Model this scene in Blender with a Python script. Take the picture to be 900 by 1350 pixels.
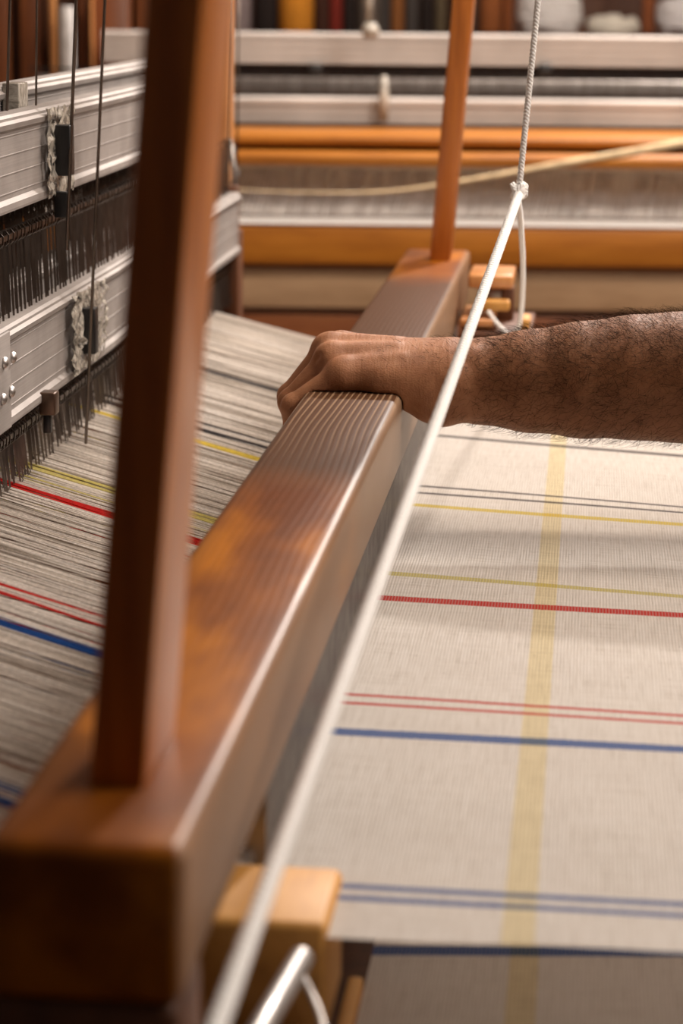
import bpy, bmesh, math, random
import numpy as np
from mathutils import Vector, Matrix
random.seed(7); rng = np.random.default_rng(7)
scene = bpy.context.scene
C = scene.collection
for o in list(bpy.data.objects): bpy.data.objects.remove(o)

# ------------------------------------------------------------------ camera
F = 3100.0                       # focal length in pixels of the 900x1350 frame
CAM = Vector((0, 0, 1.30))
roll = math.radians(.6)
pitch = math.atan((335*math.sin(roll)+695*math.cos(roll))/F)
YC = Vector((335, -695, F)).normalized()                   # world axes seen in camera space (x right, y down, z forward)
UC = Vector((math.sin(roll)*math.cos(pitch), -math.cos(roll)*math.cos(pitch), -math.sin(pitch)))
XC = YC.cross(UC)
if XC.x < 0: XC = -XC
def cam_to_world(v): return Vector((v.dot(XC), v.dot(YC), v.dot(UC)))
cr, cu, cb = cam_to_world(Vector((1,0,0))), cam_to_world(Vector((0,-1,0))), cam_to_world(Vector((0,0,-1)))
cd = bpy.data.cameras.new('camera'); cam = bpy.data.objects.new('camera', cd); C.objects.link(cam)
M = Matrix((cr, cu, cb)).transposed().to_4x4(); M.translation = CAM
cam.matrix_world = M
cd.sensor_fit = 'VERTICAL'; cd.sensor_height = 36; cd.sensor_width = 24
cd.lens = F/1350*36
cd.clip_start = .05; cd.clip_end = 60
cd.dof.use_dof = True; cd.dof.focus_distance = 1.73; cd.dof.aperture_fstop = 7.2
scene.camera = cam
FWD = -cb

def at(px, py, x=None, y=None, z=None):
    """world point on an axis plane seen at a photo pixel"""
    d = cam_to_world(Vector((px-450, py-675, F)))
    t = (x-CAM.x)/d.x if x is not None else (y-CAM.y)/d.y if y is not None else (z-CAM.z)/d.z
    return CAM + d*t

# ------------------------------------------------------------------ world, lights, exposure
w = bpy.data.worlds.new('world'); scene.world = w; w.use_nodes = True
w.node_tree.nodes['Background'].inputs[0].default_value = (.9, .8, .7, 1)
w.node_tree.nodes['Background'].inputs[1].default_value = .05
vs = scene.view_settings
vs.view_transform = 'Standard'; vs.look = 'None'; vs.gamma = 1; vs.use_curve_mapping = False
vs.exposure = -0.14
def area(name, loc, target, size, power, col, size_y=None):
    l = bpy.data.lights.new(name, 'AREA'); l.energy = power; l.color = col; l.size = size
    if size_y: l.shape = 'RECTANGLE'; l.size_y = size_y
    o = bpy.data.objects.new(name, l); C.objects.link(o); o.location = loc
    o.rotation_euler = (Vector(target)-Vector(loc)).to_track_quat('-Z', 'Y').to_euler(); return o
area('key_lamp', (.50, 4.2, 2.64), (-.1, 1.5, .95), .14, 100, (1, .90, .82))
area('overhead_lamp', (1.35, 1.35, 2.68), (-.1, 1.4, .9), 1.1, 70, (1, .89, .80))
area('background_fill_lamp', (.4, 2.45, 2.74), (-.1, 3.7, .8), 1.5, 72, (1, .86, .74), .5)  # fill lamp added to brighten the front faces of the second loom

# ------------------------------------------------------------------ material helpers
def mat(name):
    m = bpy.data.materials.new(name); m.use_nodes = True
    return m, m.node_tree, m.node_tree.nodes['Principled BSDF']
class G:
    def __init__(s, nt): s.nt = nt
    def n(s, t, **k):
        nd = s.nt.nodes.new(t)
        for a, b in k.items():
            if a.startswith('i_'):
                nd.inputs[int(a[2:])].default_value = b
            else: setattr(nd, a, b)
        return nd
    def l(s, a, b): s.nt.links.new(a, b)
    def math(s, op, a, b=None, c=None, clamp=False):
        nd = s.n('ShaderNodeMath', operation=op); nd.use_clamp = clamp
        for i, v in enumerate((a, b, c)):
            if v is None: continue
            if isinstance(v, (int, float)): nd.inputs[i].default_value = v
            else: s.l(v, nd.inputs[i])
        return nd.outputs[0]
    def mix(s, fac, a, b, blend='MIX'):
        nd = s.n('ShaderNodeMix', data_type='RGBA', blend_type=blend)
        for i, v in ((0, fac), (6, a), (7, b)):
            if isinstance(v, (int, float)): nd.inputs[i].default_value = v
            elif isinstance(v, tuple): nd.inputs[i].default_value = (*v, 1)
            else: s.l(v, nd.inputs[i])
        return nd.outputs[2]
    def noise(s, vec, scale, detail=3, rough=.5):
        nd = s.n('ShaderNodeTexNoise'); s.l(vec, nd.inputs['Vector'])
        nd.inputs['Scale'].default_value = scale; nd.inputs['Detail'].default_value = detail; nd.inputs['Roughness'].default_value = rough
        return nd.outputs[0]
    def mapping(s, vec, sc=(1,1,1), loc=(0,0,0), rot=(0,0,0)):
        nd = s.n('ShaderNodeMapping'); s.l(vec, nd.inputs[0])
        nd.inputs[1].default_value = loc; nd.inputs[2].default_value = rot; nd.inputs[3].default_value = sc
        return nd.outputs[0]
    def ramp(s, fac, stops):
        nd = s.n('ShaderNodeValToRGB'); s.l(fac, nd.inputs[0]); e = nd.color_ramp.elements
        while len(e) < len(stops): e.new(.5)
        for x, (p, c) in zip(e, stops):
            x.position = p; x.color = (*c, 1) if len(c) == 3 else c
        return nd.outputs[0]
    def bump(s, h, strength, dist, bsdf):
        nd = s.n('ShaderNodeBump'); s.l(h, nd.inputs['Height'])
        nd.inputs['Strength'].default_value = strength; nd.inputs['Distance'].default_value = dist
        s.l(nd.outputs[0], bsdf.inputs['Normal'])
def lin(r, g, b):
    f = lambda c: ((c/255+.055)/1.055)**2.4 if c > 10 else c/255/12.92
    return (f(r), f(g), f(b))

def wood(name, dark, mid, light, sc=(40, 3, 40), rough=.4, coat=.0, grain=.5):
    m, nt, b = mat(name); g = G(nt)
    oc = g.n('ShaderNodeTexCoord').outputs['Object']
    v = g.mapping(oc, sc)
    n1 = g.noise(v, 1.5, 5, .6)
    n2 = g.noise(g.mapping(oc, tuple(x*5 for x in sc)), 1.5, 2)
    f = g.math('ADD', g.math('MULTIPLY', n1, 1-grain*.4), g.math('MULTIPLY', n2, grain*.4))
    g.l(g.ramp(f, [(.3, dark), (.5, mid), (.7, light)]), b.inputs['Base Color'])
    b.inputs['Roughness'].default_value = rough; b.inputs['Coat Weight'].default_value = coat
    b.inputs['Coat Roughness'].default_value = .3
    g.bump(n2, .15, .0005, b)
    return m
def plain(name, col, rough=.6, metal=0, bump=0, bscale=60, spec=None):
    m, nt, b = mat(name); g = G(nt)
    oc = g.n('ShaderNodeTexCoord').outputs['Object']
    n = g.noise(oc, bscale, 3)
    dk = tuple(c*.8 for c in col); lt = tuple(min(1, c*1.15) for c in col)
    g.l(g.ramp(n, [(.3, dk), (.7, lt)]), b.inputs['Base Color'])
    b.inputs['Roughness'].default_value = rough; b.inputs['Metallic'].default_value = metal
    if spec is not None: b.inputs['Specular IOR Level'].default_value = spec
    if bump: g.bump(n, .5, bump, b)
    return m
MT = {}
MT['beam'] = wood('orange_beam_wood', (.28, .09, .009), (.40, .14, .014), (.48, .185, .022), (4, 40, 40), .42, .05)
MT['frame'] = wood('frame_wood', (.34, .13, .035), (.52, .22, .07), (.62, .30, .11), (30, 30, 3), .32, .3)
MT['post'] = wood('post_wood', (.24, .066, .009), (.4, .12, .018), (.5, .17, .028), (60, 60, 4), .34, .0)
MT['block'] = wood('block_wood', (.4, .18, .035), (.54, .26, .055), (.62, .33, .09), (30, 6, 30), .55)
MT['kneewood'] = wood('knee_panel_wood', (.34, .21, .11), (.42, .27, .15), (.48, .32, .18), (4, 20, 20), .6)
MT['footwood'] = wood('foot_beam_wood', (.13, .035, .008), (.19, .055, .012), (.24, .08, .02), (4, 20, 20), .5)
MT['lit_alu'] = plain('lit_matt_aluminium', (.52, .475, .44), .55, .1, 0, 8)  # lit copy of the shaft aluminium, brighter light painted into its colour
MT['darkwood'] = wood('dark_wood', (.05, .016, .006), (.1, .032, .01), (.14, .05, .018), (20, 20, 3), .5)
MT['panel'] = wood('tan_panel_wood', (.2, .13, .07), (.26, .17, .095), (.3, .2, .11), (4, 20, 20), .6)
MT['brown'] = wood('brown_board_wood', (.08, .022, .005), (.15, .042, .009), (.21, .065, .015), (20, 20, 2), .45)
MT['steel'] = plain('steel_rod', (.55, .52, .5), .42, 1)
MT['wire'] = plain('dull_wire', (.16, .13, .11), .4, 1)
MT['heddle'] = plain('heddle_wire', (.13, .105, .09), .3, .85, 0)
MT['black'] = plain('black_plastic', (.012, .011, .011), .4)
MT['brass'] = plain('brown_clip', (.1, .06, .04), .35, .6)
MT['white'] = plain('white_paper', (.8, .77, .74), .7)
MT['reed'] = plain('reed_steel', (.34, .31, .29), .35, .6)
MT['hair'] = plain('arm_hair', (.022, .011, .006), .8, spec=.05)
MT['panelpale'] = plain('pale_linen_band', (.62, .47, .28), .8)
MT['floor'] = wood('floor_wood', (.06, .022, .01), (.11, .04, .018), (.15, .06, .03), (3, 20, 20), .5)
MT['wall'] = plain('wall_paint', (.5, .42, .34), .9, 0, .001, 30)
MT['ceil'] = plain('ceiling_paint', (.6, .55, .5), .9)
MT['sleeve'] = plain('sleeve_cloth', (.03, .035, .05), .9, 0, .001, 300)

def aluminium():
    m, nt, b = mat('extruded_aluminium'); g = G(nt)
    oc = g.n('ShaderNodeTexCoord').outputs['Object']
    n = g.noise(g.mapping(oc, (60, 3, 900)), 1, 3)
    n2 = g.noise(oc, 25, 4)
    c = g.mix(.5, g.ramp(n, [(.3, (.25, .225, .21)), (.7, (.34, .305, .285))]), g.ramp(n2, [(.35, (.23, .205, .19)), (.65, (.36, .325, .305))]))
    g.l(c, b.inputs['Base Color']); b.inputs['Metallic'].default_value = .25; b.inputs['Roughness'].default_value = .6; b.inputs['Specular IOR Level'].default_value = .3
    g.bump(n, .2, .0003, b)
    return m
MT['alu'] = aluminium()

def cord_mat():
    m, nt, b = mat('white_cotton_cord'); g = G(nt)
    oc = g.n('ShaderNodeTexCoord').outputs['Object']
    n = g.noise(oc, 900, 2)
    g.l(g.ramp(n, [(.3, (.82, .80, .77)), (.7, (.95, .94, .92))]), b.inputs['Base Color'])
    b.inputs['Roughness'].default_value = .85; b.inputs['Sheen Weight'].default_value = .2
    g.bump(n, .4, .0004, b)
    return m
MT['cord'] = cord_mat()

def tape():
    m, nt, b = mat('yellowed_adhesive_tape'); g = G(nt)
    oc = g.n('ShaderNodeTexCoord').outputs['Object']
    n = g.noise(g.mapping(oc, (30, 200, 90)), 1, 4, .7)
    g.l(g.ramp(n, [(.35, (.16, .14, .11)), (.6, (.5, .46, .40))]), b.inputs['Base Color'])
    b.inputs['Roughness'].default_value = .25
    g.bump(n, .8, .002, b)
    return m
MT['tape'] = tape()
def clear(m):
    nt = m.node_tree; b = nt.nodes['Principled BSDF']; g = G(nt)
    n = g.noise(g.n('ShaderNodeTexCoord').outputs['Object'], 110, 3, .6)
    g.l(g.math('MULTIPLY', g.math('SUBTRACT', n, .40), 7, clamp=True), b.inputs['Alpha'])
MT['film'] = tape(); MT['film'].name = 'torn_clear_tape'; clear(MT['film'])

def rail_mat():
    m, nt, b = mat('worn_varnished_rail_wood'); g = G(nt)
    oc = g.n('ShaderNodeTexCoord').outputs['Object']
    sep = g.n('ShaderNodeSeparateXYZ'); g.l(oc, sep.inputs[0]); X, Y, Z = sep.outputs
    warp = g.noise(g.mapping(oc, (6, 1.5, 6)), 1, 2)
    xx = g.math('ADD', X, g.math('MULTIPLY', g.math('SUBTRACT', warp, .5), .035))
    # growth rings run along the rail; lines get closer at the right edge
    comb = g.n('ShaderNodeCombineXYZ'); g.l(xx, comb.inputs[0]); g.l(g.math('MULTIPLY', Z, .5), comb.inputs[2])
    g.l(g.math('MULTIPLY', Y, .02), comb.inputs[1])
    wv = g.n('ShaderNodeTexWave', wave_type='BANDS', bands_direction='X'); g.l(comb.outputs[0], wv.inputs[0])
    wv.inputs['Scale'].default_value = 66; wv.inputs['Distortion'].default_value = 1.6
    wv.inputs['Detail'].default_value = 2; wv.inputs['Detail Scale'].default_value = 2
    ring = wv.outputs['Fac']
    fib = g.noise(g.mapping(oc, (900, 25, 900)), 1, 2)
    patch = g.noise(g.mapping(oc, (14, 5, 14), (3, 1, 0)), 1, 3, .55)
    # worn = where hands hold the rail (varnish gone): from 1.36 m to 2.45 m
    w1 = g.math('MULTIPLY', g.math('SMOOTH_MIN', g.math('MULTIPLY', g.math('SUBTRACT', Y, 1.33), 9), g.math('MULTIPLY', g.math('SUBTRACT', 2.5, Y), 9), .2), 1)
    w2 = g.math('ADD', w1, g.math('MULTIPLY', g.math('SUBTRACT', patch, .5), 2.0), clamp=True)
    # also worn band along both long edges
    ed = g.math('MULTIPLY', g.math('SUBTRACT', g.math('ABSOLUTE', g.math('ADD', X, .17)), .024), 60, clamp=True)
    w3 = g.math('MAXIMUM', w2, g.math('MULTIPLY', ed, .55))
    varn = g.ramp(patch, [(.34, (.13, .032, .003)), (.48, (.25, .07, .004)), (.60, (.45, .145, .004))])
    varn = g.mix(g.math('MULTIPLY', ring, .1), varn, (.16, .04, .006))
    worn = g.mix(ring, (.085, .036, .015), (.045, .018, .009))
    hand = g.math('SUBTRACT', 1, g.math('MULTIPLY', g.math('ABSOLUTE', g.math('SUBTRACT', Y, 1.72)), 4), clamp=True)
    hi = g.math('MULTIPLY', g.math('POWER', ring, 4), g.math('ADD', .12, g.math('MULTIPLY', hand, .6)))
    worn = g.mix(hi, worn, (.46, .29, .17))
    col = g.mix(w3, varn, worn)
    col = g.mix(g.math('MULTIPLY', fib, .35), col, (.05, .018, .008))
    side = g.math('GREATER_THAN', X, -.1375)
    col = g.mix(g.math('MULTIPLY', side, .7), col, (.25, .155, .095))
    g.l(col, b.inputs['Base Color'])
    b.inputs['Roughness'].default_value = .40; b.inputs['Specular IOR Level'].default_value = .16
    g.bump(g.math('ADD', g.math('MULTIPLY', ring, -1), g.math('MULTIPLY', fib, .4)), .12, .0005, b)
    return m
MT['rail'] = rail_mat()

# stripes across the warp: (position, half width, colour)
BLK, YEL, RED, BLU = (.075, .07, .075), (.72, .56, .10), (.56, .028, .024), (.025, .1, .33)
STR = [(2.176, .006, BLK), (1.942, .0034, BLK), (1.917, .0034, BLK), (1.872, .0055, YEL), (1.637, .0055, (.62, .54, .2)), (1.571, .0068, RED),
       (1.339, .0026, RED), (1.322, .0026, RED), (1.270, .0062, BLU), (1.035, .0033, BLU), (1.020, .0033, BLU)]
def cloth_mat(name='linen_cloth'):
    m, nt, b = mat(name); g = G(nt)
    uv = g.n('ShaderNodeUVMap').outputs[0]
    sep = g.n('ShaderNodeSeparateXYZ'); g.l(uv, sep.inputs[0]); U, V = sep.outputs[0], sep.outputs[1]
    def thread(c, per):      # 0..1 rounded profile of single threads
        return g.math('ABSOLUTE', g.math('SINE', g.math('MULTIPLY', c, math.pi/per)))
    wu, wv_ = thread(U, .0021), thread(V, .0017)
    slubU = g.noise(g.mapping(uv, (700, 22, 1)), 1, 3, .6)      # thick weft
    slubV = g.noise(g.mapping(uv, (22, 700, 1)), 1, 3, .6)      # thick warp
    mott = g.noise(g.mapping(uv, (60, 60, 1)), 1, 4, .6)
    base = g.ramp(g.math('ADD', g.math('MULTIPLY', slubU, .5), g.math('MULTIPLY', slubV, .5)), [(.34, (.62, .57, .51)), (.5, (.84, .80, .745)), (.68, (.93, .90, .86))])
    base = g.mix(g.math('MULTIPLY', mott, .35), base, (.70, .63, .55))
    mask_all = None
    vj = g.math('ADD', V, g.math('MULTIPLY', g.math('SUBTRACT', g.noise(g.mapping(uv, (500, 60, 1)), 1, 1), .5), .0016))
    col = base
    for p, hw, c in STR:
        k = g.math('COMPARE', vj, p, hw)
        k = g.math('MULTIPLY', k, g.math('ADD', g.math('MULTIPLY', wu, .5), .62, clamp=True))
        col = g.mix(k, col, c)
    ky = g.math('COMPARE', g.math('ADD', U, g.math('MULTIPLY', g.math('SUBTRACT', slubV, .5), .002)), -.0205, .0075)
    ky = g.math('MULTIPLY', ky, .45)
    col = g.mix(ky, col, g.mix(1, col, (.98, .80, .22), 'MULTIPLY'))
    # flecks of dark fibre
    fl = g.noise(g.mapping(uv, (260, 420, 1)), 1, 2, .5)
    col = g.mix(g.math('MULTIPLY', g.math('SUBTRACT', fl, .70), 10, clamp=True), col, (.16, .09, .05))
    gap = g.math('MULTIPLY', g.math('SUBTRACT', 1, g.math('MULTIPLY', wu, wv_)), .27)
    col = g.mix(gap, col, (.25, .2, .16))
    g.l(col, b.inputs['Base Color']); b.inputs['Roughness'].default_value = .9
    b.inputs['Specular IOR Level'].default_value = .2
    g.bump(g.math('ADD', g.math('MULTIPLY', wu, .6), g.math('ADD', g.math('MULTIPLY', wv_, .3), g.math('MULTIPLY', slubU, .8))), .6, .0006, b)
    return m
MT['cloth'] = cloth_mat()
def translucent(m, fac):
    nt = m.node_tree; b = nt.nodes['Principled BSDF']; out = nt.nodes['Material Output']
    tr = nt.nodes.new('ShaderNodeBsdfTranslucent'); mx = nt.nodes.new('ShaderNodeMixShader'); mx.inputs[0].default_value = fac
    src = b.inputs['Base Color'].links[0].from_socket; nt.links.new(src, tr.inputs[0])
    nt.links.new(b.outputs[0], mx.inputs[1]); nt.links.new(tr.outputs[0], mx.inputs[2]); nt.links.new(mx.outputs[0], out.inputs[0])
translucent(MT['cloth'], .42)

def skin_mat():
    m, nt, b = mat('tanned_skin'); g = G(nt)
    oc = g.n('ShaderNodeTexCoord').outputs['Object']
    n1 = g.noise(oc, 45, 4, .6); n2 = g.noise(oc, 420, 3, .6)
    sep = g.n('ShaderNodeSeparateXYZ'); g.l(oc, sep.inputs[0])
    col = g.ramp(n1, [(.32, (.27, .112, .050)), (.5, (.35, .155, .072)), (.68, (.43, .20, .098))])
    col = g.mix(g.math('MULTIPLY', n2, .3), col, (.24, .09, .045))
    # the forearm is more tanned than the back of the hand
    tan = g.math('MULTIPLY', g.math('ADD', sep.outputs[0], .10), 9, clamp=True)
    col = g.mix(g.math('MULTIPLY', tan, .68), col, (.15, .055, .018))
    g.l(col, b.inputs['Base Color'])
    b.inputs['Roughness'].default_value = .55; b.inputs['Specular IOR Level'].default_value = .3
    b.inputs['Subsurface Weight'].default_value = .12; b.inputs['Subsurface Radius'].default_value = (1, .35, .2); b.inputs['Subsurface Scale'].default_value = .004
    vor = g.n('ShaderNodeTexVoronoi'); g.l(g.mapping(oc, (600, 900, 900)), vor.inputs[0]); vor.inputs['Scale'].default_value = 1
    wr = g.noise(g.mapping(oc, (300, 45, 45)), 1, 3, .6)
    g.bump(g.math('ADD', g.math('MULTIPLY', vor.outputs[0], .35), g.math('MULTIPLY', wr, 1.1)), .5, .0007, b)
    return m
MT['skin'] = skin_mat()

# ------------------------------------------------------------------ mesh helpers
def obj(name, bm, m, parent=None, smooth=False, loc=None):
    me = bpy.data.meshes.new(name); bm.normal_update(); bm.to_mesh(me); bm.free()
    o = bpy.data.objects.new(name, me); C.objects.link(o)
    for x in (m if isinstance(m, (list, tuple)) else [m]): me.materials.append(x)
    if smooth:
        me.polygons.foreach_set('use_smooth', [True]*len(me.polygons))
    if parent: o.parent = parent
    if loc: o.location = loc
    return o
def smooth_by_angle(o, a=40):
    me = o.data; me.polygons.foreach_set('use_smooth', [True]*len(me.polygons))
    bm = bmesh.new(); bm.from_mesh(me)
    for e in bm.edges:
        e.smooth = len(e.link_faces) == 2 and e.calc_face_angle(0) < math.radians(a)
    bm.to_mesh(me); bm.free(); return o
def thing(name, label, cat, loc=(0,0,0), group=None, rot=(0,0,0)):
    o = bpy.data.objects.new(name, None); C.objects.link(o); o.location = loc; o.rotation_euler = rot
    o.empty_display_size = .05
    o['label'] = label; o['category'] = cat
    if group: o['group'] = group
    return o
def tag(o, label=None, cat=None, group=None, kind=None):
    if label: o['label'] = label
    if cat: o['category'] = cat
    if group: o['group'] = group
    if kind: o['kind'] = kind
    return o
def box(bm, x0, x1, y0, y1, z0, z1, bev=0, seg=2, lean=0, mi=0):
    vs_ = [bm.verts.new((x + lean*(z-z0), y, z)) for z in (z0, z1) for y in (y0, y1) for x in (x0, x1)]
    fs = [(0,2,3,1), (4,5,7,6), (0,1,5,4), (2,6,7,3), (0,4,6,2), (1,3,7,5)]
    faces = [bm.faces.new([vs_[i] for i in f]) for f in fs]
    for f in faces: f.material_index = mi
    if bev:
        es = list({e for f in faces for e in f.edges})
        bmesh.ops.bevel(bm, geom=es, offset=bev, segments=seg, affect='EDGES', profile=.5)
    return bm
def bxo(name, m, parent, *a, **k):
    sm = k.pop('smooth', False)
    o = obj(name, box(bmesh.new(), *a, **k), m, parent)
    if k.get('bev'): smooth_by_angle(o, 50)
    return o
def tube(bm, pts, r, n=8, cap=True, phase=0):
    pts = [Vector(p) for p in pts]; rs = r if isinstance(r, (list, tuple)) else [r]*len(pts)
    rings = []; up = None
    for i, p in enumerate(pts):
        t = (pts[min(i+1, len(pts)-1)] - pts[max(i-1, 0)]).normalized()
        if up is None:
            up = Vector((0,0,1)) if abs(t.z) < .9 else Vector((0,1,0))
        s = t.cross(up)
        if s.length < 1e-6: s = t.orthogonal()
        s.normalize(); up = s.cross(t).normalized()
        rings.append([bm.verts.new(p + (s*math.cos(a) + up*math.sin(a))*rs[i]) for a in [phase+2*math.pi*k/n for k in range(n)]])
    for a, b in zip(rings, rings[1:]):
        for k in range(n):
            bm.faces.new((a[k], a[(k+1) % n], b[(k+1) % n], b[k]))
    if cap:
        bm.faces.new(rings[0][::-1]); bm.faces.new(rings[-1])
    return bm
def lathe(bm, prof, n=24, c=(0,0,0)):
    rings = [[bm.verts.new((c[0]+r*math.cos(2*math.pi*k/n), c[1]+r*math.sin(2*math.pi*k/n), c[2]+z)) for k in range(n)] for r, z in prof]
    for a, b in zip(rings, rings[1:]):
        for k in range(n): bm.faces.new((a[k], a[(k+1) % n], b[(k+1) % n], b[k]))
    bm.faces.new(rings[0][::-1]); bm.faces.new(rings[-1]); return bm
def bez(ps, n=12):
    """Catmull-Rom through points"""
    ps = [Vector(p) for p in ps]; out = []
    q = [ps[0]*2-ps[1]] + ps + [ps[-1]*2-ps[-2]]
    for i in range(1, len(q)-2):
        for k in range(n):
            t = k/n; a, b, c, d = q[i-1:i+3]
            out.append(.5*((2*b)+(c-a)*t+(2*a-5*b+4*c-d)*t*t+(3*b-a-3*c+d)*t**3))
    out.append(ps[-1]); return out
def rope(bm, path, R, pitch, strands=3, n=6):
    """twisted cord: helical strands round a path"""
    path = [Vector(p) for p in path]; L = [0]
    for a, b in zip(path, path[1:]): L.append(L[-1]+(b-a).length)
    N = max(8, int(L[-1]/pitch*8)); rs = R*.52
    pos = []
    j = 0
    for i in range(N+1):
        s = L[-1]*i/N
        while j < len(L)-2 and L[j+1] < s: j += 1
        t = (s-L[j])/max(1e-9, L[j+1]-L[j]); pos.append((path[j].lerp(path[j+1], t), s))
    up = None; frames = []
    for i in range(N+1):
        t = (pos[min(i+1, N)][0]-pos[max(i-1, 0)][0]).normalized()
        if up is None: up = t.orthogonal()
        sd = t.cross(up).normalized(); up = sd.cross(t).normalized(); frames.append((sd, up))
    for k in range(strands):
        pts = [p + (sd*math.cos(a)+u*math.sin(a))*(R-rs) for (p, s), (sd, u) in zip(pos, frames) for a in [2*math.pi*(s/pitch+k/strands)]]
        tube(bm, pts, rs, n)
    return bm

# ------------------------------------------------------------------ the room
def struct(name, bm, m): return tag(obj(name, bm, m), kind='structure')
struct('floor', box(bmesh.new(), -3.5, 3.2, -1.2, 8.2, -.1, 0), MT['floor'])
struct('ceiling', box(bmesh.new(), -3.5, 3.2, -1.2, 8.2, 2.8, 2.9), MT['ceil'])
struct('wall_back', box(bmesh.new(), -3.5, 3.2, 8.1, 8.2, 0, 2.8), MT['wall'])
struct('wall_left', box(bmesh.new(), -3.5, -3.4, -1.2, 8.1, 0, 2.8), MT['wall'])
struct('wall_right', box(bmesh.new(), 3.1, 3.2, -1.2, 8.1, 0, 2.8), MT['wall'])

# ------------------------------------------------------------------ beater of the loom
ZC = .885           # cloth level
beater = thing('loom_beater', 'long worn brown wooden beater rail gripped by the hand, with upright posts', 'loom beater', (-.17, 1.72, .88))
off = Vector((.17, -1.72, -.88))
def under(o, par=beater, of=off): o.parent = par; o.location = of; return o
o = obj('hand_rail', box(bmesh.new(), -.2105, -.1355, .775, 2.72, .939, 1.0, bev=.007, seg=4, lean=.03), MT['rail']); smooth_by_angle(o); under(o)
o = obj('post', box(bmesh.new(), -.1825, -.1605, .836, .905, .999, 2.1, bev=.003, lean=.082), MT['post']); smooth_by_angle(o); under(o)
o = obj('post', box(bmesh.new(), -.1735, -.1505, 2.60, 2.65, .999, 2.1, bev=.003, lean=.07), MT['post']); smooth_by_angle(o); under(o)
# reed: steel dents between two wooden laths
reed = obj('reed_frame', box(box(bmesh.new(), -.160, -.142, 1.05, 2.66, .925, .9385, bev=.002), -.160, -.142, 1.05, 2.66, .815, .83, bev=.002), MT['darkwood']); under(reed)
bm = bmesh.new()
y = 1.055
while y < 2.655:
    box(bm, -.153, -.1435, y, y+.0007, .829, .9255); y += .0025
d = obj('reed_dent', bm, MT['reed'], reed); tag(d, 'thin steel dents of the reed', kind='stuff')
under(bxo('sley_beam', MT['darkwood'], None, -.20, -.13, 1.065, 2.70, .76, .814, bev=.004))
under(tag(bxo('end_block', MT['block'], None, -.205, -.105, .972, 1.043, .835, .892, bev=.004), 'pale orange wood end block'))
under(tag(bxo('rail_end_arm', MT['darkwood'], None, -.2120, -.1375, .7765, .83, .70, .9388, bev=.004), 'dark wooden arm below the near end of the rail'))
bm = tube(bmesh.new(), [at(398, 1262, y=.96), at(340, 1362, y=.90), at(300, 1430, y=.86)], [.0055, .0055, .0055], 16)
under(tag(obj('guide_rod', bm, MT['steel'], None, True), 'shiny steel rod under the end block'))
bm = tube(bmesh.new(), bez([at(388, 1270, y=.955), at(405, 1300, y=.95), at(425, 1350, y=.93), at(430, 1420, y=.9)]), .0018, 8)
under(tag(obj('wire_loop', bm, MT['steel'], None, True), 'thin bent wire'))
under(bxo('side_cheek', MT['darkwood'], None, -.135, -.106, .95, 1.0, .72, .834, bev=.003))

# shuttle box at the far end of the beater
sb = thing('shuttle_box', 'small open wooden shuttle box at the far end of the beater rail', 'shuttle box', (-.1, 2.5, .9))
so = Vector((.1, -2.5, -.9))
p0, p1 = at(618, 362, y=2.5), at(676, 384, y=2.5)
for nm, a, b_, y0, y1, mk in (('top_plank', (617, 362), (676, 381), 2.47, 2.56, 'frame'), ('back_plate', (652, 378), (676, 428), 2.53, 2.56, 'darkwood'),
                          ('picker_bar', (630, 396), (671, 411), 2.455, 2.475, 'block'), ('bottom_plank', (606, 420), (650, 433), 2.45, 2.56, 'frame'),
                          ('cord_peg', (684, 420), (698, 437), 2.46, 2.50, 'block'), ('base_plank', (606, 437), (700, 452), 2.44, 2.60, 'darkwood')):
    p, q = at(*a, y=y0), at(*b_, y=y0)
    under(bxo(nm, MT[mk], None, p.x, q.x, y0, y1, q.z, p.z, bev=.0025), sb, so)
pp = at(645, 388, y=2.50)
bm = bmesh.new(); tube(bm, [pp+Vector((-.012,0,0)), pp+Vector((.012,0,0))], .0085, 20)
under(tag(obj('pulley', bm, MT['steel'], None, True), 'pale metal pulley wheel'), sb, so)

# ------------------------------------------------------------------ woven cloth and warp
def cloth_y(x, v):
    k = np.interp(v, [.97, 1.03, 1.27, 1.335, 1.57, 1.63, 1.87, 1.93, 2.17, 2.6], [.03, .0, -.045, -.06, -.095, -.16, -.20, -.215, -.29, -.38])
    return v + k*(x+.142)
def cloth_sheet(name, x0, x1, z, v0=.972, v1=2.52, nx=24, nv=90, skew=0):
    bm = bmesh.new(); uvl = bm.loops.layers.uv.new('UVMap'); rows = []
    for i in range(nx+1):
        x = x0+(x1-x0)*i/nx
        rows.append([])
        for j in range(nv+1):
            v = v0+(v1-v0)*j/nv
            e = .0012*math.sin(x*60+v*2)*math.exp(-((v-v0)/.03)**2)
            vt = bm.verts.new((x, cloth_y(x, v)+e+skew*(x-x0), z + .0006*math.sin(v*40+x*11)))
            rows[-1].append((vt, x, v))
    for i in range(nx):
        for j in range(nv):
            q = [rows[i][j], rows[i+1][j], rows[i+1][j+1], rows[i][j+1]]
            f = bm.faces.new([a[0] for a in q]); f.smooth = True
            for lp, a in zip(f.loops, q): lp[uvl].uv = (a[1], a[2])
    o = obj(name, bm, MT['cloth'])
    return o
cl = tag(cloth_sheet('woven_cloth', -.1425, .5, ZC), 'taut cream linen cloth woven with red blue yellow and black stripes, right of the beater', 'cloth')
# cloth that has gone round the breast beam and comes back below
lc = tag(cloth_sheet('returning_cloth', -.1005, .5, .80, v0=.90, v1=2.3, nx=10, nv=40, skew=.15), 'brownish shaded cloth layer running below the striped cloth, bottom right', 'cloth')
lc.location.y = -.108

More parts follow.
